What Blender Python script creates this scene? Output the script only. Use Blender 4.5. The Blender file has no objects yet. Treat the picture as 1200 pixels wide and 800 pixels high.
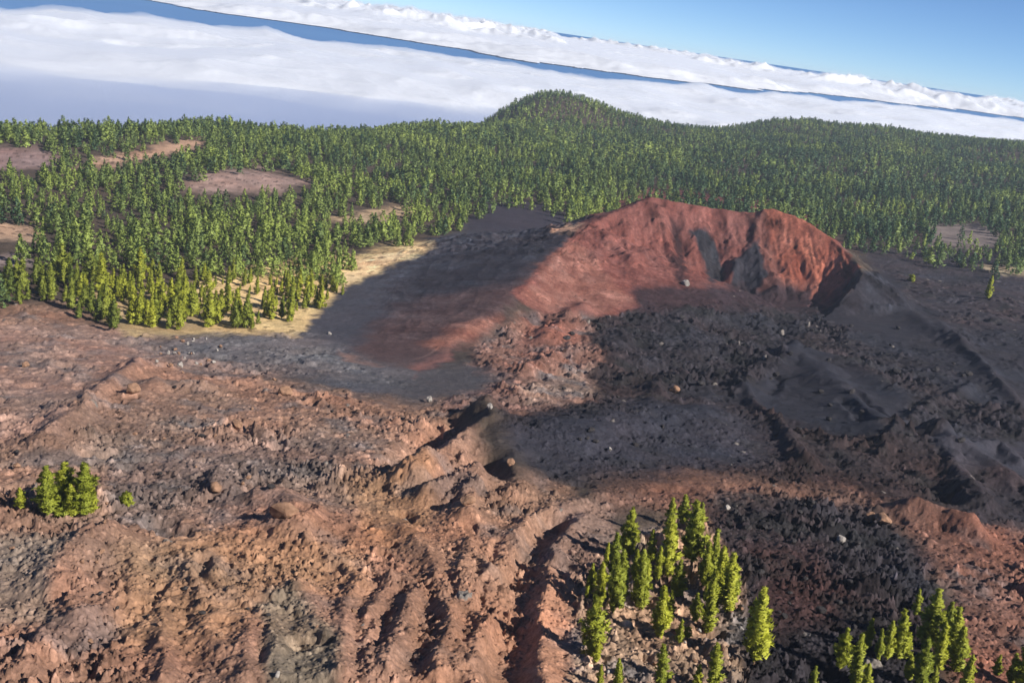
import bpy, math, random
import numpy as np

RNG = np.random.default_rng(11)
random.seed(11)
SC = bpy.context.scene
COL = SC.collection

# ------------------------------------------------------------------ camera model
# A drone-height view; the camera sits at the origin, the land lies below it.
F = 1200.0
ROLL = math.radians(8.4)
PITCH = math.atan((400 - 30) / F * math.cos(ROLL))
CR, SR, CP, SP = math.cos(ROLL), math.sin(ROLL), math.cos(PITCH), math.sin(PITCH)


def ray(u, v):
    dx = (np.asarray(u, float) - 600) / F
    dy = (400 - np.asarray(v, float)) / F
    lx = dx * CR - dy * SR
    ly = dx * SR + dy * CR
    return lx, CP + ly * SP, -SP + ly * CP


def aztan(u, v):
    x, y, z = ray(u, v)
    h = np.hypot(x, y)
    return np.arctan2(x, y), -z / h


def project(x, y, z):
    fw = y * CP - z * SP
    ly = (y * SP + z * CP) / fw
    lx = x / fw
    dx = lx * CR + ly * SR
    dy = -lx * SR + ly * CR
    return 600 + dx * F, 400 - dy * F


# ------------------------------------------------------------------ noise (numpy)
def _h(ix, iy, s):
    with np.errstate(over='ignore'):
        a = ix.astype(np.int64).astype(np.uint32) * np.uint32(374761393) + iy.astype(np.int64).astype(np.uint32) * np.uint32(668265263) + np.uint32((s * 2246822519) & 0xffffffff)
        a = (a ^ (a >> np.uint32(13))) * np.uint32(1274126177)
        a = (a ^ (a >> np.uint32(16))) * np.uint32(2246822519)
        return (a ^ (a >> np.uint32(15)))


def hash01(ix, iy, s):
    return _h(ix, iy, s).astype(np.float32) / np.float32(4294967295.0)


def perlin(x, y, s=0):
    x = np.asarray(x, float); y = np.asarray(y, float)
    ix = np.floor(x); iy = np.floor(y)
    fx = (x - ix).astype(np.float32); fy = (y - iy).astype(np.float32)
    ux = fx * fx * fx * (fx * (fx * 6 - 15) + 10); uy = fy * fy * fy * (fy * (fy * 6 - 15) + 10)

    def g(a, b):
        t = hash01(ix + a, iy + b, s) * np.float32(6.2831853)
        return np.cos(t) * (fx - a) + np.sin(t) * (fy - b)
    n0 = g(0, 0); n1 = g(1, 0); n2 = g(0, 1); n3 = g(1, 1)
    a = n0 + (n1 - n0) * ux
    b = n2 + (n3 - n2) * ux
    return (a + (b - a) * uy) * 1.5


def fbm(x, y, s=0, o=4, gain=.5):
    t = 0; a = 1.0; n = 0
    for i in range(o):
        t = t + a * perlin(x * 2.03 ** i + i * 17.3, y * 2.03 ** i - i * 9.1, s + i)
        n += a; a *= gain
    return t / n


def ridged(x, y, s=0, o=3):
    t = 0; a = 1.0; n = 0; w = 1
    for i in range(o):
        k = 1 - np.abs(perlin(x * 2.1 ** i + i * 5.7, y * 2.1 ** i + i * 3.3, s + i))
        k = k * k * w
        w = np.clip(k * 1.6, 0, 1)
        t = t + a * k; n += a; a *= .5
    return t / n


def rocks(x, y, s=0, dens=.6):
    """rubble: returns (height 0..~1 of rounded-faceted stones, id 0..1)"""
    ix = np.floor(x); iy = np.floor(y)
    best = np.zeros(np.shape(x), np.float32); bid = np.zeros(np.shape(x), np.float32)
    for a in (-1, 0, 1):
        for b in (-1, 0, 1):
            cx = ix + a; cy = iy + b
            r1 = hash01(cx, cy, s); r2 = hash01(cx, cy, s + 1); r3 = hash01(cx, cy, s + 2); r4 = hash01(cx, cy, s + 3)
            dx = (x - cx - r1).astype(np.float32); dy = (y - cy - r2).astype(np.float32)
            t = r4 * 6.283
            c, sn = np.cos(t), np.sin(t)
            px = np.abs(dx * c + dy * sn) * (1 + .6 * r1); py = np.abs(-dx * sn + dy * c)
            d = np.maximum(np.maximum(px, py), (px + py) * .74)
            rad = .12 + .55 * r3 * r3
            tilt = 1 + .9 * (r1 - .5) * dx / rad + .9 * (r2 - .5) * dy / rad
            hgt = np.clip((rad - d) / rad * 3.2, 0, 1) * rad * tilt
            hgt = np.where(hash01(cx, cy, s + 4) < dens, hgt, 0)
            m = hgt > best
            best = np.where(m, hgt, best); bid = np.where(m, r4, bid)
    return best, bid


def sstep(a, b, x):
    t = np.clip((x - a) / (b - a), 0, 1)
    return t * t * (3 - 2 * t)


# ------------------------------------------------------------------ terrain base
TAB = [
    (-40, [(50, -52), (86, -61), (130, -68), (215, -86), (300, -100), (345, -107), (420, -110), (600, -112), (800, -118), (880, -136), (1000, -192), (1150, -252), (1700, -264), (2400, -264)]),
    (-28, [(50, -52), (86, -61), (130, -68), (215, -86), (300, -101), (345, -108), (420, -110), (600, -112), (800, -118), (880, -136), (1000, -192), (1150, -252), (1700, -264), (2400, -264)]),
    (-17.7, [(50, -52), (86, -61), (130, -69), (215, -86), (300, -102), (345, -109.5), (420, -111.5), (600, -113.5), (950, -117), (1030, -135), (1150, -192), (1300, -245), (1700, -262), (2400, -264)]),
    (-6, [(50, -52), (86, -61), (130, -69.5), (215, -85), (320, -105), (420, -111), (600, -112), (900, -114), (1150, -116), (1300, -150), (1500, -200), (1800, -250), (2400, -262)]),
    (0, [(50, -52), (86, -61), (130, -69.5), (215, -84), (320, -101), (420, -107), (600, -110), (900, -112), (1330, -109), (1600, -130), (1900, -200), (2400, -262)]),
    (8, [(50, -52), (86, -61), (130, -69), (215, -83), (320, -99.5), (385, -104), (465, -108.5), (600, -108), (900, -107), (1200, -105), (1500, -101), (1700, -130), (2000, -200), (2400, -262)]),
    (14, [(50, -52), (86, -61), (130, -68.5), (215, -82.5), (320, -98.5), (380, -103.5), (475, -106.5), (600, -103.5), (900, -101), (1300, -93), (1800, -86), (2000, -120), (2400, -240)]),
    (19, [(50, -52), (86, -60.5), (130, -68), (215, -82), (320, -97), (400, -101), (500, -101.5), (600, -99), (900, -95), (1300, -84), (1850, -74), (2050, -110), (2400, -240)]),
    (26, [(50, -52), (86, -60), (130, -67), (215, -82), (300, -94), (400, -97), (600, -93), (900, -87), (1300, -74), (1900, -57), (2050, -85), (2400, -200)]),
    (40, [(50, -52), (86, -60), (130, -67), (215, -82), (300, -94), (400, -96), (600, -90), (900, -84), (1300, -70), (1900, -50), (2050, -85), (2400, -200)]),
]
TAZ = np.radians([t[0] for t in TAB])


def base_ra(r, az):
    r = np.asarray(r, float); az = np.asarray(az, float)
    out = 0
    for k in (.93, .965, 1, 1.035, 1.07):
        cols = [np.interp(np.log(r * k), np.log([p[0] for p in t[1]]), [p[1] for p in t[1]]) for t in TAB]
        z = np.full(np.broadcast(r, az).shape, 0.0)
        for i in range(len(TAB) - 1):
            m = (az >= TAZ[i]) & (az <= TAZ[i + 1]) if i else (az <= TAZ[1])
            if i == len(TAB) - 2:
                m = az > TAZ[i]
            t = np.clip((az - TAZ[i]) / (TAZ[i + 1] - TAZ[i]), 0, 1)
            t = t * t * (3 - 2 * t) * .6 + t * .4
            zz = cols[i] * (1 - t) + cols[i + 1] * t
            z = np.where(m, zz, z)
        out = out + z
    return out / 5


def base_xy(x, y):
    return base_ra(np.hypot(x, y), np.arctan2(x, y))


def W(u, v, r=None):
    """the land point seen at photo position (u, v) on the undetailed land, or at range r"""
    az, t = aztan(u, v)
    az = float(az); t = float(t)
    if r is None:
        rr = np.geomspace(60, 2300, 3000)
        zz = base_ra(rr, np.full_like(rr, az))
        k = np.argmax(zz > -rr * t)
        r = float(rr[k]) if k else 2300.
        return (r * math.sin(az), r * math.cos(az), float(zz[k]))
    return (r * math.sin(az), r * math.cos(az), -r * t)


def seg_field(x, y, pts):
    """nearest distance, interpolated z and side sign to a 3-D polyline seen from above"""
    best = np.full(x.shape, 1e9); zz = np.zeros(x.shape); side = np.zeros(x.shape); par = np.zeros(x.shape)
    L = 0
    for (a, b) in zip(pts[:-1], pts[1:]):
        ex, ey = b[0] - a[0], b[1] - a[1]
        l2 = ex * ex + ey * ey
        t = np.clip(((x - a[0]) * ex + (y - a[1]) * ey) / l2, 0, 1)
        dx = x - a[0] - t * ex; dy = y - a[1] - t * ey
        d = np.hypot(dx, dy)
        m = d < best
        best = np.where(m, d, best)
        zz = np.where(m, a[2] + t * (b[2] - a[2]), zz)
        side = np.where(m, np.sign(ex * dy - ey * dx), side)
        par = np.where(m, L + t * math.sqrt(l2), par)
        L += math.sqrt(l2)
    return best, zz, side, par


def polyline(pts, sub=1):
    return [W(*p) for p in pts]


RIM = polyline([(520, 403, 318), (548, 384, 335), (585, 355, 368), (622, 328, 400), (655, 292, 440), (690, 263, 490), (728, 244, 516),
                (765, 230, 530), (800, 236, 538), (840, 243, 544), (885, 248, 548), (908, 244, 547), (940, 255, 543), (975, 278, 532),
                (1000, 300, 514), (1012, 318, 496), (1003, 336, 486), (985, 353, 474)])
BACK = polyline([(690, 264, 492), (645, 269, 500), (600, 272, 500), (548, 275, 492), (505, 292, 480)])
HILL = W(648, 112, 1450)

# ridges on the lava field: pixel polyline, height (m), half width (m), sharpness side bias
LEVEES = [
    # lava channel running down the middle of the foreground: left and right banks
    ([(700, 588), (650, 603), (615, 622), (595, 650), (585, 690), (572, 740), (562, 800)], 1.9, 2.6, 0),
    ([(690, 612), (655, 628), (640, 650), (632, 690), (622, 735), (618, 800)], 1.6, 2.2, 0),
    # folded flow lobe
    ([(450, 690), (440, 730), (432, 800)], 1.5, 1.4, 0), ([(452, 688), (470, 682), (484, 700), (478, 740), (455, 790)], 1.7, 1.6, 0),
    ([(300, 700), (318, 760), (330, 800)], 1.5, 2.0, 0), ([(345, 690), (372, 740), (385, 800)], 1.3, 2.0, 0),
    # small channel at the left
    ([(222, 640), (228, 690), (238, 722), (262, 770)], 1.3, 1.5, 0), ([(243, 645), (248, 690), (262, 730)], 1.2, 1.4, 0),
    # brown dune-like mound with a long dark shadow and its spurs
    ([(568, 488), (558, 508), (535, 528), (500, 552), (478, 570)], 5.5, 4.0, 0),
    ([(570, 490), (590, 520), (606, 556), (600, 590)], 2.6, 4.5, 0),
    ([(546, 572), (500, 590)], 3.5, 2.5, 0), ([(560, 560), (552, 590), (548, 612)], 3.0, 3.0, 0),
    # left flow fronts
    ([(160, 436), (118, 466), (84, 500), (55, 530)], 3.4, 4.0, 0), ([(60, 690), (85, 655), (118, 628)], 2.4, 3.0, 0),
    ([(20, 790), (70, 752), (110, 728), (150, 708)], 1.5, 1.6, 0), ([(62, 700), (100, 690), (80, 735)], 1.6, 2.0, 0),
    ([(160, 470), (190, 455), (235, 460)], 2.5, 4, 0),
    ([(320, 590), (352, 608), (340, 628)], 3.0, 4, 0), ([(245, 560), (262, 580)], 1.8, 2.5, 0),
    # smooth dark cinder slopes right of the middle, with radiating ribs
    ([(930, 418), (965, 450), (1010, 490), (1052, 528)], 5.0, 9.0, 0), ([(930, 418), (900, 440), (872, 462)], 4.2, 6.0, 0),
    ([(938, 420), (1000, 432), (1060, 470)], 3.2, 8.0, 0), ([(800, 420), (850, 415), (890, 425)], 2.5, 4, 0),
    ([(795, 440), (770, 455), (760, 480)], 2.6, 4, 0), ([(700, 430), (730, 400)], 2.2, 5, 0),
    ([(862, 455), (878, 474), (905, 500), (932, 530), (945, 545)], 3.0, 2.6, 0),
    ([(1140, 455), (1090, 478), (1050, 508), (1030, 540)], 2.6, 2.6, 0), ([(1095, 380), (1140, 420), (1195, 480)], 3.0, 3, 0),
    ([(1040, 355), (1085, 385), (1125, 405)], 3.0, 6, 0),
    # dark knoll at right with black shade on its left
    ([(1095, 522), (1105, 545), (1128, 572), (1140, 600)], 4.2, 5.0, 0), ([(1095, 520), (1140, 545), (1180, 572)], 4.5, 7.0, 0),
    ([(1068, 608), (1095, 615), (1130, 628)], 5.0, 4.0, 0), ([(1160, 490), (1200, 512)], 3.5, 4, 0),
    ([(1130, 535), (1165, 525), (1195, 548)], 3.0, 3.0, 0),
    ([(630, 520), (720, 500), (830, 490)], 3.2, 11.0, 0),
    ([(505, 655), (522, 720), (532, 800)], 1.2, 1.5, 0), ([(412, 690), (398, 740), (402, 800)], 1.2, 1.4, 0), ([(272, 700), (286, 750), (290, 800)], 1.1, 1.4, 0),
    ([(548, 640), (542, 700), (520, 760), (514, 800)], 1.3, 1.5, 0), ([(200, 690), (188, 740), (196, 800)], 1.0, 1.3, 0), ([(360, 640), (400, 660), (425, 690)], 1.0, 1.3, 0),
    ([(470, 620), (495, 650)], 1.0, 1.5, 0), ([(150, 640), (165, 680), (150, 720)], 1.0, 1.4, 0),
    # rocky buttresses standing out of the crater wall
    ([(890, 254, 543), (880, 285, 526), (858, 322, 503)], 3.6, 3.2, 0), ([(772, 246, 524), (786, 290, 505), (798, 330, 486)], 2.2, 2.6, 0),
    ([(700, 275, 486), (722, 310, 470), (735, 345, 455)], 1.6, 3.0, 0), ([(930, 262, 538), (950, 300, 515)], 1.0, 2.5, 0), ([(820, 262, 535), (812, 300, 512)], 1.3, 2.5, 0),
    # low berm along the track above the pines
    ([(700, 585), (760, 570), (840, 562), (940, 575)], .5, 4, 0),
    ([(640, 400), (660, 380), (680, 372)], 4, 5, 0), ([(620, 440), (650, 420), (690, 415)], 3, 4, 0),
]
CARVES = [
    ([(838, 262, 538), (842, 300, 516), (845, 330, 498)], 3.0, 5.0), ([(902, 262, 540), (905, 310, 512)], 1.6, 4.0), ([(790, 250, 530), (806, 300, 506)], 1.4, 3.0),
    ([(648, 615), (625, 640), (612, 680), (602, 720), (594, 800)], 2.2, 2.4),
    ([(447, 720), (440, 760)], .8, 1.0), ([(566, 545), (578, 565)], 1.6, 2.5),
    ([(236, 660), (243, 700)], .8, .9), ([(478, 545), (505, 525), (540, 500)], 3.4, 5.0),
    ([(1100, 572), (1110, 590)], 1.6, 2.5), ([(1078, 600), (1100, 604)], 1.2, 2),
    ([(590, 640), (580, 680), (566, 720)], 1.1, 1.2),
    ([(905, 445), (890, 462)], 2.5, 4), ([(750, 435), (785, 430)], 2.0, 5), ([(820, 432), (850, 440)], 2, 4),
    ([(1000, 470), (1040, 500)], 2, 3), ([(985, 480), (1015, 505)], 1.5, 2),
]
LEVEES = [(polyline(p), h, w) for p, h, w, _ in LEVEES]
CARVES = [(polyline(p), h, w) for p, h, w in CARVES]

# colour / roughness zones authored on the photograph's plan: polygon, colour (linear albedo), roughness, softness (px)
TAN, BRN, DKB = (.31, .195, .132), (.22, .125, .08), (.072, .050, .043)
BLK, ASH, RED = (.043, .041, .047), (.070, .068, .078), (.142, .053, .044)
SND = (.56, .40, .20)
ZONES = [
    ([(-400, 345), (60, 360), (150, 392), (230, 398), (330, 440), (440, 470), (520, 470), (600, 600), (560, 900), (-400, 900)], (.285, .165, .112), .75, 18),
    ([(-60, 350), (150, 385), (200, 420), (120, 460), (60, 520), (-60, 560)], (.30, .19, .145), .6, 12),
    ([(90, 470), (200, 480), (300, 500), (470, 500), (500, 560), (430, 590), (300, 575), (180, 600), (90, 560)], (.20, .128, .098), .9, 26),
    ([(130, 540), (330, 510), (440, 520), (380, 555), (220, 600), (130, 600)], (.135, .10, .088), .8, 16),
    ([(150, 640), (240, 620), (420, 640), (430, 690), (320, 700), (260, 760), (140, 760)], (.35, .205, .12), .55, 20),
    ([(-40, 640), (110, 625), (60, 690), (70, 740), (-40, 770)], (.17, .13, .105), .6, 12),
    ([(300, 720), (340, 690), (390, 760), (380, 810), (320, 810)], (.15, .115, .085), .8, 10),
    ([(400, 560), (500, 560), (520, 640), (430, 640)], (.33, .18, .10), .6, 18),
    ([(520, 600), (640, 560), (680, 600), (640, 700), (660, 820), (440, 820), (480, 660)], (.235, .128, .085), .8, 16),
    ([(610, 700), (650, 660), (690, 680), (680, 820), (600, 820)], (.30, .155, .10), .5, 10),
    # dark right-hand lava
    ([(560, 470), (620, 400), (720, 350), (960, 340), (1040, 330), (1080, 290), (1400, 300), (1400, 620), (1050, 600), (900, 570), (800, 560), (640, 570), (590, 520)], DKB, .95, 12),
    ([(700, 360), (960, 355), (1060, 390), (1200, 440), (1200, 520), (1060, 520), (900, 470), (800, 470), (720, 420)], (.066, .056, .056), 1.0, 14),
    ([(990, 345), (1050, 310), (1130, 380), (1230, 420), (1230, 470), (1120, 470), (1060, 420), (1000, 390)], (.066, .061, .066), .45, 10),
    ([(1000, 288), (1250, 320), (1250, 400), (1120, 385), (1040, 330)], (.10, .08, .078), .8, 8),
    ([(915, 415), (960, 420), (1060, 470), (1075, 520), (1000, 500), (930, 470)], (.062, .06, .067), .12, 6),
    ([(860, 470), (900, 440), (940, 430), (1000, 480), (1030, 520), (940, 500)], (.058, .055, .061), .2, 6),
    ([(585, 515), (640, 500), (730, 482), (830, 478), (872, 492), (915, 530), (850, 548), (740, 556), (640, 558), (604, 545)], (.085, .08, .088), .5, 26),
    ([(1085, 530), (1120, 515), (1200, 560), (1200, 620), (1140, 600)], (.10, .092, .098), .25, 6),
    ([(690, 575), (800, 560), (1000, 575), (1060, 600), (900, 610), (760, 595), (690, 605)], (.125, .067, .05), .8, 14),
    ([(810, 590), (1010, 590), (1090, 640), (1180, 820), (700, 820), (740, 640)], (.075, .058, .054), 1.0, 14),
    ([(670, 640), (830, 600), (870, 700), (880, 820), (660, 820)], (.24, .16, .11), 1.0, 10),
    ([(640, 600), (705, 588), (715, 625), (690, 680), (655, 690), (640, 650)], (.19, .112, .085), .7, 12),
    ([(1040, 600), (1140, 610), (1400, 640), (1400, 820), (1180, 800), (1110, 690)], (.14, .068, .05), .85, 16),
    ([(1110, 560), (1200, 560), (1250, 640), (1120, 620)], (.075, .058, .056), .7, 10),
    ([(880, 640), (960, 640), (1000, 720), (900, 760)], (.10, .055, .045), .8, 14),
    # mixed red-brown rubble in front of the crater
    ([(560, 400), (610, 370), (690, 370), (700, 420), (690, 470), (600, 490), (520, 480), (540, 440)], (.155, .085, .068), 1.0, 8),
    ([(600, 455), (690, 430), (700, 465), (620, 480)], (.19, .13, .105), .9, 10),
    ([(615, 370), (665, 360), (690, 400), (640, 420), (605, 405)], (.15, .068, .052), .9, 7),
    # cone: shaded cinder flank, red walls
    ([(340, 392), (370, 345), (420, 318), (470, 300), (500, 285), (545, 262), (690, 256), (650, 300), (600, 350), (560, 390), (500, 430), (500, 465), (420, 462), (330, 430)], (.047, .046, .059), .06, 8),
    ([(545, 282), (600, 272), (686, 262), (655, 296), (600, 345), (560, 372), (500, 372), (470, 330)], (.023, .022, .030), .06, 30),  # flank shading painted into the ash colour: darker towards the spur crest
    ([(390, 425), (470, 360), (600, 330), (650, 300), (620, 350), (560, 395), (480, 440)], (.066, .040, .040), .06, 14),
    ([(170, 405), (240, 388), (340, 380), (440, 430), (520, 440), (505, 462), (330, 438), (220, 428)], (.115, .105, .110), .5, 20),
    ([(600, 345), (660, 285), (690, 250), (765, 218), (890, 236), (960, 252), (1008, 316), (985, 350), (965, 362), (880, 345), (780, 350), (700, 372), (640, 372)], RED, .12, 3),
    ([(612, 345), (660, 285), (700, 300), (735, 350), (700, 370), (640, 368)], (.185, .080, .062), .14, 9),
    ([(885, 240), (945, 252), (1008, 314), (966, 358), (920, 345), (900, 300)], (.215, .072, .048), .1, 4),
    ([(870, 250), (895, 250), (925, 345), (880, 335)], (.13, .055, .045), .2, 6),
    ([(808, 268), (836, 270), (850, 320), (838, 332), (822, 310)], (.07, .068, .07), .15, 4),
    ([(858, 305), (885, 280), (900, 320), (880, 345), (855, 335)], (.062, .06, .066), .2, 4),
    ([(780, 255), (800, 262), (800, 330), (790, 330)], (.10, .042, .035), .3, 5),
    ([(740, 335), (960, 335), (960, 362), (740, 365)], (.095, .055, .052), .4, 8),
    ([(985, 352), (1015, 315), (1035, 320), (1110, 395), (1040, 400), (960, 375)], (.068, .062, .066), .08, 4),
    ([(500, 405), (545, 378), (590, 372), (560, 395), (520, 410)], (.21, .09, .066), .08, 9),
    ([(395, 410), (430, 425), (450, 432), (410, 425)], (.25, .15, .12), .05, 4),
    ([(480, 430), (530, 412), (530, 420), (485, 440)], (.20, .09, .075), .05, 5),
    ([(548, 425), (590, 445), (540, 470), (470, 462), (440, 448)], (.062, .058, .064), .06, 14),
    ([(640, 266), (690, 262), (672, 272), (650, 274)], (.40, .24, .16), .1, 3),
    # ash flat behind the cone
    ([(545, 268), (560, 236), (640, 236), (680, 262), (620, 272)], (.10, .082, .09), .1, 5),
    # tan cinder apron along the pines
    ([(505, 285), (440, 320), (395, 345), (352, 388), (310, 388), (180, 392), (150, 386), (90, 350), (230, 330), (330, 305), (420, 300), (480, 282)], SND, .08, 6),
    ([(505, 285), (480, 296), (440, 318), (400, 340), (380, 332), (440, 300)], (.64, .45, .26), .05, 4),
    ([(100, 350), (150, 395), (230, 392), (260, 370), (180, 330)], (.33, .24, .13), .2, 6),
    # clearings
    ([(205, 218), (270, 196), (310, 199), (370, 212), (330, 224), (250, 227)], (.26, .175, .15), .1, 6),
    ([(80, 196), (150, 178), (235, 161), (245, 170), (200, 180), (130, 196)], (.38, .24, .165), .1, 6),
    ([(-100, 170), (40, 172), (75, 185), (50, 198), (-100, 200)], (.21, .14, .13), .1, 6),
    ([(-100, 266), (45, 264), (55, 280), (-100, 286)], (.34, .22, .15), .1, 4),
    ([(-100, 292), (40, 298), (48, 312), (-100, 314)], (.20, .15, .14), .1, 4),
    ([(370, 256), (480, 240), (510, 250), (430, 262)], (.34, .24, .15), .1, 4),
    ([(1080, 262), (1150, 262), (1190, 280), (1150, 292), (1090, 285)], (.16, .13, .12), .3, 4),
    ([(1150, 312), (1260, 318), (1260, 326), (1160, 322)], (.36, .28, .18), .1, 3),
]


# the outer zones carry on beyond the frame
ZONES = [([(2400 if x >= 1195 else -1400 if x <= -40 else x, 1900 if y >= 790 else y) for x, y in p], c, ro, so) for p, c, ro, so in ZONES]
# fresh black lava and ash are darker and bluer than the weathered ground
ZONES = [(p, tuple(np.array(c) * ((.34, .355, .435) if max(c) < .112 and ro != .06 else (.75, .745, .78) if (min(q[0] for q in p) < 420 and min(q[1] for q in p) > 340 and c[0] > .2) else (1, 1, 1))), ro, so) for p, c, ro, so in ZONES]


def inpoly(u, v, poly):
    """soft signed distance in px, positive inside"""
    d = np.full(u.shape, 1e9); ins = np.zeros(u.shape, bool)
    n = len(poly)
    for i in range(n):
        x1, y1 = poly[i]; x2, y2 = poly[(i + 1) % n]
        ex, ey = x2 - x1, y2 - y1
        t = np.clip(((u - x1) * ex + (v - y1) * ey) / (ex * ex + ey * ey + 1e-9), 0, 1)
        d = np.minimum(d, np.hypot(u - x1 - t * ex, v - y1 - t * ey))
        c = ((y1 > v) != (y2 > v)) & (u < ex * (v - y1) / (ey if ey else 1e-9) + x1)
        ins ^= c
    return np.where(ins, d, -d)


def smooth_land(x, y):
    r = np.hypot(x, y); az = np.arctan2(x, y)
    z = base_ra(r, az)
    z = z + 3.6 * fbm(x / 95, y / 95, 3, 3) * sstep(250, 600, r) * (1 - .5 * sstep(420, 480, r))
    z = z + 7 * fbm(x / 260 + 3, y / 260, 8, 2) * sstep(700, 1100, r)
    # wooded hill and lesser swells in the distance
    hx, hy, hz = HILL
    dd = np.sqrt(((x - hx) / 112) ** 2 + ((y - hy) / 120) ** 2)
    z = np.maximum(z, z + (hz - base_xy(np.array([hx]), np.array([hy]))[0]) * np.exp(-dd ** 2.7))
    for (u, v, rr, hh, ww) in ((215, 150, 770, 7, 70), (60, 165, 700, 5, 60), (945, 150, 1650, 12, 170), (290, 205, 640, 5, 55), (1190, 160, 1500, 9, 120)):
        a, _ = aztan(u, v)
        cx, cy = rr * math.sin(a), rr * math.cos(a)
        z = z + hh * np.exp(-(((x - cx) / ww) ** 2 + ((y - cy) / (ww * .8)) ** 2))
    # cinder cone
    near = (r > 230) & (r < 720) & (az > math.radians(-20)) & (az < math.radians(34))
    cone = np.full(x.shape, -1e3)
    xs, ys = x[near], y[near]
    wob = 5 * fbm(xs / 26, ys / 26, 41, 3)
    d, zz, side, par = seg_field(xs + wob * .35, ys + wob * .35, RIM)
    tot = par / 420.0
    spur = sstep(245, 120, par)                       # 1 along the low left arm
    left = side > 0
    # outside (left of the walking direction) falls gently on the arm, steeper round the back
    sl_out = .22 * spur + .55 * (1 - spur)
    sl_in = .42 * spur + .80 * (1 - spur)
    gul = 1 + (.10 * perlin(par / 14, d / 60, 5) + .07 * perlin(par / 4.5, d / 40, 6) + .035 * perlin(par / 1.8, d / 25, 7)) * sstep(1, 14, d)
    drop = np.where(left, sl_out * d + .0 * d, sl_in * d * gul)
    crest = .9 * fbm(par / 16, par * 0 + 2, 12, 3) * np.exp(-d / 14)
    # the breached inner wall: a scarp that drops towards the open side
    azn, rn = np.arctan2(xs, ys), np.hypot(xs, ys)
    w0 = RIM[4:16]
    wa = np.array([math.atan2(p[0], p[1]) for p in w0])
    Pp = azn * 520.
    rrim = np.interp(azn, wa, [math.hypot(p[0], p[1]) for p in w0])
    zrim = np.interp(azn, wa, [p[2] for p in w0])
    dr0 = rrim - rn
    Pw = Pp - .30 * dr0
    rib = 5.5 * (ridged(Pw / 34, dr0 / 90, 131, 2) - .5) + 2.4 * (ridged(Pw / 11, dr0 / 45, 132, 2) - .5) + 1.0 * fbm(Pw / 4, dr0 / 18, 133, 3)
    dr = dr0 + rib * sstep(0, 18, dr0)
    fallz = np.where(dr < 30, .70 * dr, 21 + .46 * (dr - 30))
    polar = zrim - np.sqrt(fallz ** 2 * (dr > 0) + .7)
    inwall = (~left) & (azn > wa[0]) & (azn < wa[-1]) & (dr0 > 0)
    drop = np.where(left, drop, (.42 * spur + 1.5 * (1 - spur)) * d * gul)
    h = zz - np.sqrt(drop ** 2 + .7)
    h = np.where(inwall, np.maximum(h, polar), h) + crest
    par = np.where(inwall & (polar >= h - 1.5), 200 + Pw, par)
    d = np.where(inwall, np.maximum(dr0, 0), d)
    d2, z2, s2, p2 = seg_field(xs, ys, BACK)
    d2 = d2 + 0
    h2 = z2 - np.where(s2 > 0, .16, .30) * d2 - .4
    h = np.maximum(h, h2) + .6 * np.exp(-np.abs(h - h2) / 2)
    cone[near] = h
    k = 2.2
    m = np.maximum(z, cone)
    z2 = m + k * .5 * np.exp(-np.abs(z - cone) / k)
    z2 = np.where(cone < z - 40, z, z2)
    gp = np.zeros(x.shape); gd = np.full(x.shape, 500.)
    gp[near] = par; gd[near] = d
    smooth_land.fall = (gp, gd)
    return z2, np.clip((cone - z + 1.5) / 3, 0, 1)


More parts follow.
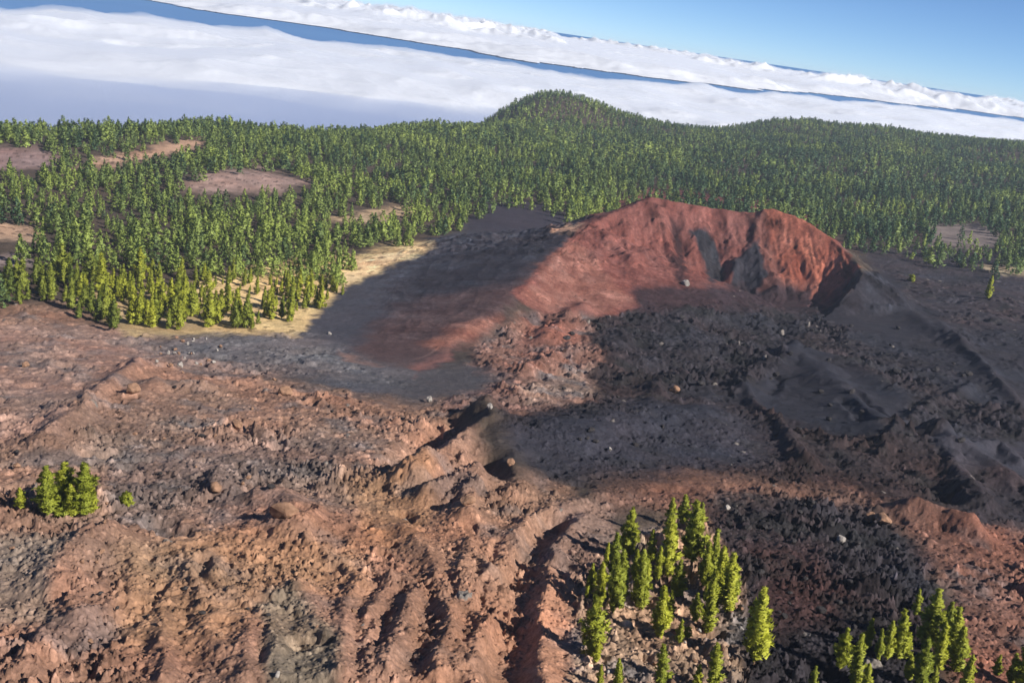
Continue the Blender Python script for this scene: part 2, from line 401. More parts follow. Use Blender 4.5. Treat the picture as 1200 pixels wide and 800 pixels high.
def land(x, y, detail=True):
    r = np.hypot(x, y)
    z, cm = smooth_land(x, y)
    gpar, gdist = smooth_land.fall
    u, v = project(x, y, z)
    uw = u + 14 * fbm(x / 9, y / 9, 21, 4) + 10 * perlin(x / 30, y / 30, 22)
    vw = v + 8 * fbm(x / 9 + 7, y / 9, 23, 4) + 5 * perlin(x / 30, y / 30, 24)
    # forest floor default
    col = np.empty(x.shape + (3,), np.float32); col[:] = (.06, .045, .035)
    rough = np.full(x.shape, .12, np.float32)
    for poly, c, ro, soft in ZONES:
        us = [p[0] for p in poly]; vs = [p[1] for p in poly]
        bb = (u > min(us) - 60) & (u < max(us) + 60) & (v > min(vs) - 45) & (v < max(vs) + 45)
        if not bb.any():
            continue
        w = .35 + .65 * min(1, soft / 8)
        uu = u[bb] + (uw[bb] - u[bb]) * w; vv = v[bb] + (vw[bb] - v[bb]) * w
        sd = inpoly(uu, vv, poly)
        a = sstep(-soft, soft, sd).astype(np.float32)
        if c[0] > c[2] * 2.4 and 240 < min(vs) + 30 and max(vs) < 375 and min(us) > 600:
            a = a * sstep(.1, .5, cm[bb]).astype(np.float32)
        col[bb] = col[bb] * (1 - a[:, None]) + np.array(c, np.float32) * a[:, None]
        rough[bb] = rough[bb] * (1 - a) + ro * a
    near = sstep(760, 420, r)
    hz = np.zeros(x.shape)
    rid = np.zeros(x.shape)
    sel = r < 720
    X, Y = x[sel], y[sel]
    H = np.zeros(X.shape); LM = np.zeros(X.shape)
    for pts, hh, ww in LEVEES:
        px = [p[0] for p in pts]; py = [p[1] for p in pts]
        b = (X > min(px) - 5 * ww) & (X < max(px) + 5 * ww) & (Y > min(py) - 5 * ww) & (Y < max(py) + 5 * ww)
        wx = X[b] + .6 * perlin(X[b] / 5, Y[b] / 5, 31) + .4 * ww * perlin(X[b] / 14, Y[b] / 14, 33); wy = Y[b] + .6 * perlin(X[b] / 5, Y[b] / 5, 32)
        d, _, sd, par = seg_field(wx, wy, pts)
        d = d / (ww * (1 + .35 * perlin(par / 7, par * 0, 35)))
        prof = 1 / (1 + 1.1 * d ** 2 + .5 * d ** 4)
        LM[b] = np.maximum(LM[b], prof)
        H[b] = np.maximum(H[b], 0) * 1 + np.maximum(prof * hh * (.9 + .16 * perlin(par / 9, par * 0 + 5, 36)) - .35 * np.maximum(H[b], 0), 0)
    for pts, hh, ww in CARVES:
        px = [p[0] for p in pts]; py = [p[1] for p in pts]
        b = (X > min(px) - 4 * ww) & (X < max(px) + 4 * ww) & (Y > min(py) - 4 * ww) & (Y < max(py) + 4 * ww)
        wx = X[b] + .9 * perlin(X[b] / 4, Y[b] / 4, 37); wy = Y[b] + .9 * perlin(X[b] / 4, Y[b] / 4, 38)
        d, _, _, _ = seg_field(wx, wy, pts)
        H[b] -= hh * np.exp(-(d / ww) ** 4 * .7)
    R = rough[sel] * (1 - .38 * np.clip(LM * 1.6, 0, 1) * sstep(260, 190, np.hypot(X, Y)))
    wx = X + 1.8 * perlin(X / 15, Y / 15, 51); wy = Y + 1.8 * perlin(X / 15, Y / 15, 52)
    big = fbm(wx / 42, wy / 42, 61, 2)
    med = ridged(wx / 17, wy / 17, 62, 3) - .45
    fin = ridged(wx / 5.5, wy / 5.5, 63, 3) - .45
    patch = sstep(-.25, .45, fbm(X / 24, Y / 24, 64, 3))            # rubble comes in patches
    ra = np.hypot(X, Y)
    cl = .26 + .74 * sstep(150, 300, ra)
    H += R * (2.4 * big * cl + 2.5 * med * (.4 + .9 * patch) * cl + 1.15 * fin * (.35 + patch) * (.55 + .45 * cl))
    fold = ridged((wx + .12 * wy) / 4.2, wy / 26, 68, 3) - .45
    H += .62 * fold * sstep(205, 150, ra + 14 * perlin(X / 20, Y / 20, 69)) * sstep(.10, -.02, np.arctan2(X, Y)) * (.4 + .6 * sstep(-.3, .3, perlin(X / 22, Y / 22, 70)))
    pit, _ = rocks(wx / 5.0, wy / 5.0, 75, .33)
    pit2, _ = rocks(wx / 2.2, wy / 2.2, 76, .3)
    H -= R * (pit * 3.0 + pit2 * 1.6 * sstep(420, 250, ra))
    k1, id1 = rocks(wx / 4.2, wy / 4.2, 71, .42)
    k2, id2 = rocks(X / 1.9, Y / 1.9, 81, .55)
    k3, id3 = rocks(X / .85, Y / .85, 91, .75)
    fn = sstep(360, 150, np.hypot(X, Y))
    H += R * (k1 * 2.4 * (.15 + .85 * patch) + k2 * 2.0 * (.3 + .7 * patch) + k3 * 1.5 * (.4 + .6 * patch) * fn)
    k4, id4 = rocks(X / .46, Y / .46, 95, .8)
    fn4 = sstep(240, 110, ra)
    H += (.25 + .75 * R) * k4 * .85 * (.45 + .55 * patch) * fn4
    H += .16 * fn * R * fbm(X / .9, Y / .9, 77, 2)
    jag = sstep(.85, 1.0, R) * sstep(560, 420, ra)
    j1, _ = rocks(wx / 3.1 + 40, wy / 3.1, 171, .6)
    H += jag * (.55 + .45 * sstep(170, 290, ra)) * (1.9 * j1 * (.3 + .7 * patch) + .9 * (ridged(X / 3.2, Y / 3.2, 172, 2) - .45))
    H += .10 * fbm(X / 2.2, Y / 2.2, 65, 3) * (1 - R)
    H += .35 * fbm(X / 12, Y / 12, 66, 3) * (1 - R) * (1 - .6 * cm[sel])
    H += .5 * (1 - R) * cm[sel] * (ridged(X / 9, Y / 26, 67, 2) - .4)
    P, D = gpar[sel], gdist[sel]
    craggy = sstep(.05, .45, fbm(P / 11, D / 13, 109, 3)) * sstep(34, 6, D) * sstep(95, 150, P)
    H += cm[sel] * craggy * (2.6 * (ridged(P / 4.5, D / 6, 110, 3) - .35)) * sstep(0, 3, D)
    inn = cm[sel] * sstep(95, 150, P) * sstep(6, 16, D) * sstep(95, 60, D)
    H += inn * (3.4 * (ridged(X / 24, Y / 24, 113, 3) - .5) + 1.3 * (ridged(X / 8, Y / 8, 114, 2) - .45))
    H += cm[sel] * sstep(95, 150, P) * sstep(90, 20, D) * (.8 * fbm(P / 3, D / 7, 111, 3))
    kc, idc = rocks(X / 2.6, Y / 2.6, 115, .3)
    H += inn * kc * 1.3
    hz[sel] = H
    z = z + hz * near
    # ---- colour variation that belongs to the rock itself
    C = col[sel]
    t1 = fbm(wx / 20, wy / 20, 101, 4)[:, None]; t2 = fbm(X / 5.5, Y / 5.5, 102, 4)[:, None]; t3 = fbm(X / 1.6, Y / 1.6, 103, 2)[:, None]
    Rr = (.35 + .65 * np.clip(R, 0, 1))[:, None]
    C = C * np.exp(.50 * t1 * Rr + .55 * t2 * Rr + .30 * t3 * (.3 + .7 * Rr))
    # oxidised against fresh: shift between rust and grey
    o = np.clip(fbm(wx / 27 + 9, wy / 27, 104, 4) * 1.3, -1, 1)[:, None] * Rr
    C = C * np.exp(o * np.array([[.24, -.02, -.16]], np.float32))
    grey = C.mean(1, keepdims=True) * np.array([[.92, .93, 1.0]], np.float32) * .75
    gm = (sstep(.02, .42, fbm(X / 13 + 4, Y / 13, 105, 4)) * np.clip(R, 0, 1) * .75)[:, None]
    C = C * (1 - gm) + grey * gm
    for kk, ii, am in ((k1, id1, .55), (k2, id2, .75), (k3, id3, .8), (k4 * fn4, id4, .7)):
        mk = (sstep(.02, .08, kk) * R)[:, None]
        C = C * np.exp(mk * am * (ii[:, None] - .5) * 1.5)
    # a few pale lichen-grey stones
    pm = ((id2 > .99) & (k2 > .1) & (R > .4))
    C = np.where(pm[:, None], np.array([[.17, .15, .135]], np.float32), C)
    # slides of loose colour down the crater wall and flank
    cmz = (cm[sel] * (1 - np.clip(R, 0, 1)))[:, None]
    P, D = gpar[sel], gdist[sel]
    st = (.55 * fbm(P / 9, D / 30, 106, 3) + .22 * fbm(P / 2.6, D / 14, 108, 3) + .5 * fbm(X / 9, Y / 9, 112, 4))[:, None]
    C = C * np.exp(cmz * st * np.array([[.6, .78, .8]], np.float32) * 1.5)
    crag = craggy[:, None] * cm[sel][:, None]
    C = C * (1 - .6 * crag)
    C = C * np.exp(cmz * (.45 * fbm(X / 1.3, Y / 1.3, 116, 2) + .4 * (idc - .5) * sstep(.02, .1, kc) * 2)[:, None])
    col[sel] = C
    ff = ~sel
    fcl = (C.mean(1) > .13) & (rough[sel] < .15)
    tx = fbm(X / 9, Y / 9, 121, 4); C[fcl] *= np.exp(.55 * tx[fcl])[:, None] * np.where(perlin(X[fcl] / 3, Y[fcl] / 3, 122) > .42, .45, 1)[:, None]
    col[sel] = C
    col[ff] *= np.exp(.6 * fbm(x[ff] / 14, y[ff] / 14, 107, 4))[:, None]
    return z, np.clip(col, .004, .75), cm, (u, v)


# ------------------------------------------------------------------ object helpers
def tag(o, label=None, cat=None, group=None, kind=None):
    if label: o['label'] = label
    if cat: o['category'] = cat
    if group: o['group'] = group
    if kind: o['kind'] = kind
    return o


def new_mesh(name, V, Fc, nper, mat, smooth=True, attrs=None):
    me = bpy.data.meshes.new(name)
    V = np.asarray(V, np.float32); Fc = np.asarray(Fc, np.int32)
    nf = len(Fc)
    me.vertices.add(len(V)); me.vertices.foreach_set('co', V.ravel())
    me.loops.add(nf * nper); me.loops.foreach_set('vertex_index', Fc.ravel())
    me.polygons.add(nf)
    me.polygons.foreach_set('loop_start', np.arange(0, nf * nper, nper, dtype=np.int32))
    me.polygons.foreach_set('use_smooth', np.full(nf, smooth, bool))
    for an, av in (attrs or {}).items():
        av = np.asarray(av, np.float32)
        if av.ndim == 2:
            a = me.attributes.new(an, 'FLOAT_COLOR', 'POINT')
            a.data.foreach_set('color', np.concatenate([av, np.ones((len(av), 1), np.float32)], 1).ravel())
        else:
            a = me.attributes.new(an, 'FLOAT', 'POINT'); a.data.foreach_set('value', av)
    me.update(calc_edges=True)
    if mat: me.materials.append(mat)
    return me


def link(name, me, parent=None):
    o = bpy.data.objects.new(name, me); COL.objects.link(o)
    if parent: o.parent = parent
    return o


class N:
    def __init__(s, name):
        s.m = bpy.data.materials.new(name); s.m.use_nodes = True
        s.t = s.m.node_tree; s.t.nodes.clear()
        s.out = s.t.nodes.new('ShaderNodeOutputMaterial')

    def n(s, kind, **kw):
        nd = s.t.nodes.new(kind)
        for k, v in kw.items():
            if k.startswith('i_'):
                nd.inputs[k[2:].replace('_', ' ')].default_value = v
            else:
                setattr(nd, k, v)
        return nd

    def l(s, a, b): s.t.links.new(a, b)


# ------------------------------------------------------------------ materials
def mat_ground():
    k = N('volcanic ground')
    at = k.n('ShaderNodeAttribute', attribute_name='tint')
    geo = k.n('ShaderNodeNewGeometry')
    nz = k.n('ShaderNodeTexNoise', i_Scale=2.3, i_Detail=6.0, i_Roughness=.65); k.l(geo.outputs['Position'], nz.inputs['Vector'])
    mr = k.n('ShaderNodeMapRange', i_From_Min=.3, i_From_Max=.7, i_To_Min=.68, i_To_Max=1.34); k.l(nz.outputs['Fac'], mr.inputs['Value'])
    mx = k.n('ShaderNodeVectorMath', operation='SCALE'); k.l(at.outputs['Color'], mx.inputs[0]); k.l(mr.outputs['Result'], mx.inputs['Scale'])
    b = k.n('ShaderNodeBsdfPrincipled', i_Roughness=.95); b.inputs['Specular IOR Level'].default_value = .12
    k.l(mx.outputs['Vector'], b.inputs['Base Color'])
    n2 = k.n('ShaderNodeTexNoise', i_Scale=1.6, i_Detail=5.0, i_Roughness=.7); k.l(geo.outputs['Position'], n2.inputs['Vector'])
    bp = k.n('ShaderNodeBump', i_Strength=.55, i_Distance=.35); k.l(n2.outputs['Fac'], bp.inputs['Height'])
    k.l(bp.outputs['Normal'], b.inputs['Normal'])
    k.l(b.outputs['BSDF'], k.out.inputs['Surface'])
    return k.m


def mat_leaf(name, dark, light, attr=None):
    k = N(name)
    if attr:
        at = k.n('ShaderNodeAttribute', attribute_name=attr); fac = at.outputs['Fac']
    else:
        oi = k.n('ShaderNodeObjectInfo'); fac = oi.outputs['Random']
    geo = k.n('ShaderNodeNewGeometry')
    nz = k.n('ShaderNodeTexNoise', i_Scale=.7, i_Detail=3.0); k.l(geo.outputs['Position'], nz.inputs['Vector'])
    ad = k.n('ShaderNodeMath', operation='MULTIPLY_ADD'); k.l(nz.outputs['Fac'], ad.inputs[0]); ad.inputs[1].default_value = .7
    sb = k.n('ShaderNodeMath', operation='MULTIPLY_ADD'); k.l(fac, sb.inputs[0]); sb.inputs[1].default_value = .75; sb.inputs[2].default_value = -.22
    k.l(sb.outputs[0], ad.inputs[2])
    cr = k.n('ShaderNodeValToRGB'); k.l(ad.outputs[0], cr.inputs['Fac'])
    cr.color_ramp.elements[0].position = .1; cr.color_ramp.elements[0].color = (*dark, 1)
    cr.color_ramp.elements[1].position = .95; cr.color_ramp.elements[1].color = (*light, 1)
    b = k.n('ShaderNodeBsdfPrincipled', i_Roughness=.6); b.inputs['Specular IOR Level'].default_value = .25
    k.l(cr.outputs['Color'], b.inputs['Base Color'])
    tr = k.n('ShaderNodeBsdfTranslucent'); k.l(cr.outputs['Color'], tr.inputs['Color'])
    mx = k.n('ShaderNodeMixShader', i_Fac=.28); k.l(b.outputs['BSDF'], mx.inputs[1]); k.l(tr.outputs['BSDF'], mx.inputs[2])
    k.l(mx.outputs['Shader'], k.out.inputs['Surface'])
    return k.m


def mat_plain(name, col, rough=.9, scale=3.0, amt=.35):
    k = N(name)
    tc = k.n('ShaderNodeTexCoord')
    nz = k.n('ShaderNodeTexNoise', i_Scale=scale, i_Detail=6.0, i_Roughness=.65); k.l(tc.outputs['Object'], nz.inputs['Vector'])
    mr = k.n('ShaderNodeMapRange', i_From_Min=.3, i_From_Max=.7, i_To_Min=1 - amt, i_To_Max=1 + amt); k.l(nz.outputs['Fac'], mr.inputs['Value'])
    mx = k.n('ShaderNodeVectorMath', operation='SCALE'); mx.inputs[0].default_value = col; k.l(mr.outputs['Result'], mx.inputs['Scale'])
    b = k.n('ShaderNodeBsdfPrincipled', i_Roughness=rough); b.inputs['Specular IOR Level'].default_value = .15
    k.l(mx.outputs['Vector'], b.inputs['Base Color'])
    bp = k.n('ShaderNodeBump', i_Strength=.5, i_Distance=.1); k.l(nz.outputs['Fac'], bp.inputs['Height']); k.l(bp.outputs['Normal'], b.inputs['Normal'])
    k.l(b.outputs['BSDF'], k.out.inputs['Surface'])
    return k.m


def mat_volume(name, col, dens, aniso=0.2):
    k = N(name)
    v = k.n('ShaderNodeVolumePrincipled', i_Density=dens, i_Anisotropy=aniso)
    v.inputs['Color'].default_value = (*col, 1)
    k.l(v.outputs['Volume'], k.out.inputs['Volume'])
    return k.m


def mat_cloud():
    k = N('cloud white')
    b = k.n('ShaderNodeBsdfDiffuse'); b.inputs['Color'].default_value = (.54, .565, .615, 1)
    k.l(b.outputs['BSDF'], k.out.inputs['Surface'])
    return k.m


def mat_sea():
    k = N('sea water')
    geo = k.n('ShaderNodeNewGeometry')
    nz = k.n('ShaderNodeTexNoise', i_Scale=.0004, i_Detail=3.0); k.l(geo.outputs['Position'], nz.inputs['Vector'])
    cr = k.n('ShaderNodeValToRGB'); k.l(nz.outputs['Fac'], cr.inputs['Fac'])
    cr.color_ramp.elements[0].color = (.045, .14, .33, 1); cr.color_ramp.elements[1].color = (.07, .19, .40, 1)
    b = k.n('ShaderNodeBsdfDiffuse'); k.l(cr.outputs['Color'], b.inputs['Color'])
    k.l(b.outputs['BSDF'], k.out.inputs['Surface'])
    return k.m


M_GROUND = mat_ground()
M_PINE = mat_leaf('pine needles sunny green', (.25, .285, .034), (.46, .475, .05))
M_PINE_Y = mat_leaf('pine needles yellowing', (.21, .25, .030), (.43, .45, .045))
M_PINE_F = mat_leaf('pine needles forest', (.038, .088, .046), (.32, .40, .085), 'tone')
M_PINE_E = mat_leaf('pine needles forest edge', (.12, .165, .03), (.31, .345, .045))
M_BARK = mat_plain('pine bark', (.10, .065, .045), .95, 4.0)
M_ROCKD = mat_plain('dark lava rock', (.032, .029, .030), .95, 1.2, .5)
M_ROCKB = mat_plain('brown lava rock', (.22, .13, .085), .95, 1.2, .45)
M_ROCKP = mat_plain('pale weathered rock', (.27, .245, .225), .9, 1.2, .35)
M_CLOUD = mat_cloud()

# ------------------------------------------------------------------ ground sheet
def build_ground():
    nA = 1860
    az = np.radians(np.linspace(-47, 51, nA))
    r = []
    cur = 50.0
    while cur < 2400:
        dd = cur * cur * math.radians(.055) / max(60., 0.26 * cur + 40 if cur < 300 else 112)
        if 300 < cur < 600: dd = min(dd, .55)
        dd = min(dd, 9.0)
        r.append(cur); cur += max(dd, .10)
    r.append(2400)
    r = np.array(r); nR = len(r)
    A, Rr = np.meshgrid(az, r)
    x = (Rr * np.sin(A)).ravel(); y = (Rr * np.cos(A)).ravel()
    z = np.empty_like(x); col = np.empty((len(x), 3), np.float32); cm = np.empty_like(x)
    CH = 400000
    for i in range(0, len(x), CH):
        z[i:i + CH], col[i:i + CH], cm[i:i + CH], _ = land(x[i:i + CH], y[i:i + CH])
    idx = np.arange(nR * nA).reshape(nR, nA)
    q = np.stack([idx[:-1, :-1], idx[:-1, 1:], idx[1:, 1:], idx[1:, :-1]], -1).reshape(-1, 4)
    V = np.stack([x, y, z], 1)
    q = q[(z[q].max(1) > -246) | (np.hypot(x[q[:, 0]], y[q[:, 0]]) < 700)]
    isc = cm[q].mean(1) > .5
    print('ground grid', nR, nA, 'cone faces', isc.sum())
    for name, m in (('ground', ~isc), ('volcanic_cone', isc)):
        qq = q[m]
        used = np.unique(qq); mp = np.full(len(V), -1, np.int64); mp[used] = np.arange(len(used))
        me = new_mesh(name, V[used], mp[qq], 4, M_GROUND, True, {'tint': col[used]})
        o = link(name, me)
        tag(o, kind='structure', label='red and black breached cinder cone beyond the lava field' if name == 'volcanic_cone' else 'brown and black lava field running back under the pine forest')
    return V.reshape(nR, nA, 3), r, az


GV, GR, GA = build_ground()


def ground_z(x, y):
    r = np.hypot(x, y); a = np.arctan2(x, y)
    fi = np.clip(np.interp(r, GR, np.arange(len(GR))), 0, len(GR) - 1.001)
    fj = np.clip((a - GA[0]) / (GA[1] - GA[0]), 0, len(GA) - 1.001)
    i = fi.astype(int); j = fj.astype(int); a1 = fi - i; b1 = fj - j
    Z = GV[:, :, 2]
    return (Z[i, j] * (1 - a1) * (1 - b1) + Z[i + 1, j] * a1 * (1 - b1) + Z[i, j + 1] * (1 - a1) * b1 + Z[i + 1, j + 1] * a1 * b1)


def spot(u, v):
    """first land point met by the line of sight through photo position (u, v)"""
    az, t = aztan(u, v); az = float(az); t = float(t)
    rr = GR
    zz = ground_z(rr * math.sin(az), rr * math.cos(az))
    k = int(np.argmax(zz > -rr * t))
    r = rr[max(k, 1)]
    return r * math.sin(az), r * math.cos(az), float(zz[max(k, 1)]), r


# ------------------------------------------------------------------ pines
def pine_shape(rng, ntuft, nblade, tsize, width=.15, base=.07, lump=.35, cone=0.0):
    """crown of a 1 m high pine: tufts of needles along whorled limbs; returns triangles (n,3,3)"""
    tr = []
    t = base + (1 - base) * (np.arange(ntuft) + rng.random(ntuft)) / ntuft
    t = base + (t - base) ** 1.0
    prof = np.interp(t, [0, base, .16, .35, .6, .82, .95, 1.0], [.3, .6, .95, 1.0, .78, .44, .16, .03])
    pc = np.interp(t, [0, base, .14, .35, .6, .82, .95, 1.0], [.4, .8, 1.0, .82, .52, .26, .10, .02])
    prof = prof * (1 - cone) + pc * cone
    ang = np.arange(ntuft) * 2.39996 + rng.normal(0, .5, ntuft)
    ph = rng.random(4) * 6.28
    lumpy = 1 + lump * (np.sin(ang * 2 + t * 23 + ph[0]) * .5 + np.sin(t * 41 + ph[1]) * .4 + np.sin(ang + t * 9 + ph[2]) * .5)
    rad = width * prof * np.clip(lumpy, .25, 1.7) * (1 - .62 * rng.random(ntuft) ** 2.2)
    if ntuft > 100:                                  # needle clumps gathered at the ends of single limbs
        nb = ntuft // 6
        tb = base + (1 - base) * (np.arange(nb) + rng.random(nb)) / nb
        ab = np.arange(nb) * 2.39996 + rng.normal(0, .4, nb)
        pb = np.interp(tb, [0, base, .16, .35, .6, .82, .95, 1.0], [.3, .6, .95, 1.0, .80, .46, .17, .04])
        pb = pb * (1 - cone) + np.interp(tb, [0, base, .14, .35, .6, .82, .95, 1.0], [.4, .8, 1.0, .82, .52, .26, .10, .02]) * cone
        lb = width * pb * np.clip(rng.normal(.85, lump * .6, nb), .3, 1.5)
        k = np.arange(ntuft) % nb
        al = .25 + .8 * rng.random(ntuft) ** .6
        rad = np.abs(lb[k] * al + rng.normal(0, .010, ntuft))
        ang = ab[k] + rng.normal(0, .22, ntuft) / np.maximum(al, .3)
        t = np.clip(tb[k] + rng.normal(0, .011, ntuft), .0, 1.0)
    cx = np.cos(ang) * rad; cy = np.sin(ang) * rad
    cz = t + (.35 * rad) + rng.normal(0, .008, ntuft)
    out = np.stack([np.cos(ang) * .75, np.sin(ang) * .75, np.full(ntuft, .55)], 1)
    c = np.stack([cx, cy, cz], 1)
    sz = tsize * (.65 + .7 * rng.random(ntuft)) * np.interp(t, [0, .5, 1], [1.1, 1.0, .6])
    d = out[:, None, :] * .9 + rng.normal(0, .62, (ntuft, nblade, 3))
    d /= np.linalg.norm(d, axis=2, keepdims=True)
    sd = np.cross(d, rng.normal(0, 1, (ntuft, nblade, 3)))
    sd /= np.linalg.norm(sd, axis=2, keepdims=True)
    L = (sz[:, None, None] * (.7 + .6 * rng.random((ntuft, nblade, 1))))
    w = L * (.34 if ntuft < 100 else .17)
    o = c[:, None, :] - d * L * .35 + rng.normal(0, .25, (ntuft, nblade, 3)) * sz[:, None, None]
    p0 = o + sd * w; p1 = o - sd * w; p2 = o + d * L
    T = np.stack([p0, p1, p2], 2).reshape(-1, 3, 3)
    nr = c * np.array([1, 1, 0]) / (rad[:, None] + .004) + np.array([0, 0, .35]) + rng.normal(0, .28, (ntuft, 3))
    nr = np.repeat(nr[:, None, :], nblade, 1) + .28 * d
    nr = (nr / np.linalg.norm(nr, axis=2, keepdims=True)).reshape(-1, 3)
    g = np.cross(T[:, 1] - T[:, 0], T[:, 2] - T[:, 0])
    fl = (g * nr).sum(1) < 0
    T[fl] = T[fl][:, ::-1]
    return T.astype(np.float32), nr.astype(np.float32)


def tri_mesh(name, TN, mat, attrs=None):
    T, nr = TN
    me = new_mesh(name, T.reshape(-1, 3), np.arange(len(T) * 3).reshape(-1, 3), 3, mat, True, attrs)
    a = me.attributes.new('custom_normal', 'FLOAT_VECTOR', 'POINT')
    a.data.foreach_set('vector', np.repeat(nr, 3, axis=0).astype(np.float32).ravel())
    me.update()
    return me


def trunk_mesh(rng, name='trunk'):
    V = []; Fq = []; n = 7
    hs = [-.05, .0, .06, .3, .6, .95]; rs = [.022, .017, .0125, .010, .0065, .0015]
    off = [(0, 0)] + [(rng.normal(0, .002 * i), rng.normal(0, .002 * i)) for i in range(1, 6)]
    for h, rr, (ox, oy) in zip(hs, rs, off):
        for k in range(n):
            V.append((ox + rr * math.cos(6.283 * k / n), oy + rr * math.sin(6.283 * k / n), h))
    for i in range(5):
        for k in range(n):
            Fq.append((i * n + k, i * n + (k + 1) % n, (i + 1) * n + (k + 1) % n, (i + 1) * n + k))
    # short bare limbs inside the crown
    for j in range(14):
        h = .12 + .055 * j; a = 2.4 * j; ln = .10 * (1 - .7 * j / 14); b = len(V); rr = .0035
        dx, dy = math.cos(a), math.sin(a)
        for (q, e) in ((0, 1), (1, .3)):
            for (sx, sz) in ((1, 0), (0, 1), (-1, 0), (0, -1)):
                V.append((dx * ln * q - dy * rr * e * sx, dy * ln * q + dx * rr * e * sx, h + ln * q * .45 + rr * e * sz))
        for m in range(4):
            Fq.append((b + m, b + (m + 1) % 4, b + 4 + (m + 1) % 4, b + 4 + m))
    return new_mesh(name, V, Fq, 4, M_BARK, True)


NP = 6
rg = np.random.default_rng(5)
TRUNKS = [trunk_mesh(np.random.default_rng(i)) for i in range(3)]
CROWN_T = [pine_shape(np.random.default_rng(100 + i), 420, 17, .056, width=(.095, .11, .13, .10, .15, .12)[i], lump=.8) for i in range(NP)]
CROWN = [tri_mesh('crown', T, M_PINE) for T in CROWN_T]
CROWN_Y = [tri_mesh('crown', T, M_PINE_Y) for T in CROWN_T[:3]]
CROWN_E_T = [pine_shape(np.random.default_rng(200 + i), 230, 13, .072, width=(.15, .18, .22, .16, .25, .20)[i], lump=.45, cone=(1, .6, .8, .9, .6, 1)[i]) for i in range(NP)]
CROWN_E = [tri_mesh('crown', T, M_PINE_E) for T in CROWN_E_T]
CROWN_EY = [tri_mesh('crown', T, M_PINE_Y) for T in CROWN_E_T[:4]]
# a bush
def bush_t(seed):
    T = pine_shape(np.random.default_rng(seed), 160, 15, .16, width=.42, base=.0, lump=.5)
    return T


CROWN_B = [tri_mesh('crown', bush_t(300 + i), M_PINE_Y) for i in range(2)]
TREES = []          # (x, y) of individual trees


def pine(name, x, y, z, h, label, group, crown, trunk, lean=(0, 0), wid=1.0, cat='pine tree'):
    e = bpy.data.objects.new(name, None); COL.objects.link(e)
    e.empty_display_size = .5
    e.location = (x, y, z - .05 * h * .2)
    e.rotation_euler = (lean[0], lean[1], random.uniform(0, 6.28))
    e.rotation_mode = 'XYZ'
    e.scale = (h * wid, h * wid, h)
    tag(e, label, cat, group)
    link('trunk', trunk, e); link('crown', crown, e)
    TREES.append((x, y))
    return e


def place_px(ub, vb, vt):
    x, y, z, r = spot(ub, vb)
    dep = math.atan2(-z, r)
    h = (vb - vt) * math.hypot(r, z) / F / math.cos(dep) * 1.0
    return x, y, z, r, h


Z6 = lambda p: [(620 + a / 3.333, 560 + b / 3.333, 560 + c / 3.333) for a, b, c in p]
Z7 = lambda p: [(880 + a / 3.75, 600 + b / 3.75, 600 + c / 3.75) for a, b, c in p]
Z1 = lambda p: [(a / 2.9625, 530 + b / 2.9625, 530 + c / 2.9625) for a, b, c in p]
G1 = Z6([(380, 320, 140), (325, 430, 232), (328, 525, 330), (240, 445, 342), (275, 495, 340), (300, 350, 262), (250, 700, 488), (262, 725, 636),
         (410, 400, 285), (475, 335, 214), (432, 515, 300), (500, 400, 275), (548, 215, 85), (540, 385, 172), (596, 190, 80), (635, 335, 108),
         (668, 215, 103), (575, 465, 330), (506, 625, 438), (546, 545, 448), (682, 425, 262), (715, 375, 222), (737, 485, 288), (775, 525, 318),
         (792, 495, 346), (692, 615, 418), (645, 562, 458), (586, 642, 560), (616, 622, 588), (715, 525, 368), (425, 500, 372), (350, 500, 300),
         (760, 440, 330), (620, 300, 190), (455, 440, 330), (225, 470, 395), (560, 300, 200), (690, 480, 380)])
G1B = Z6([(875, 728, 478), (346, 825, 718), (512, 840, 678), (716, 838, 668), (652, 838, 738), (270, 840, 742)])
G2 = Z7([(270, 790, 690), (386, 700, 540), (452, 765, 568), (502, 795, 680), (510, 600, 480), (592, 645, 498), (642, 645, 448), (674, 645, 538),
         (722, 460, 355), (772, 595, 368), (742, 765, 578), (822, 690, 508), (857, 565, 414), (882, 645, 448), (902, 705, 530), (942, 785, 648),
         (1188, 800, 598), (1076, 720, 636), (558, 650, 528), (1140, 760, 640), (690, 740, 640), (800, 770, 690)])
G0 = Z1([(75, 200, 138), (166, 215, 73), (240, 190, 52), (300, 222, 68), (252, 228, 128), (213, 215, 168), (226, 165, 66), (316, 212, 108)])


def size_word(h):
    return 'tall' if h > 11.5 else ('short' if h < 7 else 'medium-height')


def grove(pts, gname, fmt, special=None, fat=1.0):
    n = 0
    items = []
    for (ub, vb, vt) in pts:
        x, y, z, r, h = place_px(ub, vb, vt)
        items.append((ub, vb, x, y, z, h))
    for k, (ub, vb, x, y, z, h) in enumerate(items):
        yel = random.random() < .13
        small = h < 2.4
        cr = random.choice(CROWN_B) if small else random.choice(CROWN_Y if yel else CROWN)
        lab = (special or {}).get(k) or fmt(ub, vb, h, yel, k, items)
        ln = (random.gauss(0, .02), -math.radians(random.uniform(3, 7)))
        e = pine('pine_tree', x, y, z, h, lab, gname, cr, random.choice(TRUNKS), (0, 0), random.uniform(.85, 1.15) * fat)
        e.rotation_euler = (ln[0], ln[1], 0)
        # turn the crown itself so that copies differ
        a = random.uniform(0, 6.28)
        for c in e.children:
            c.rotation_euler = (0, 0, a)


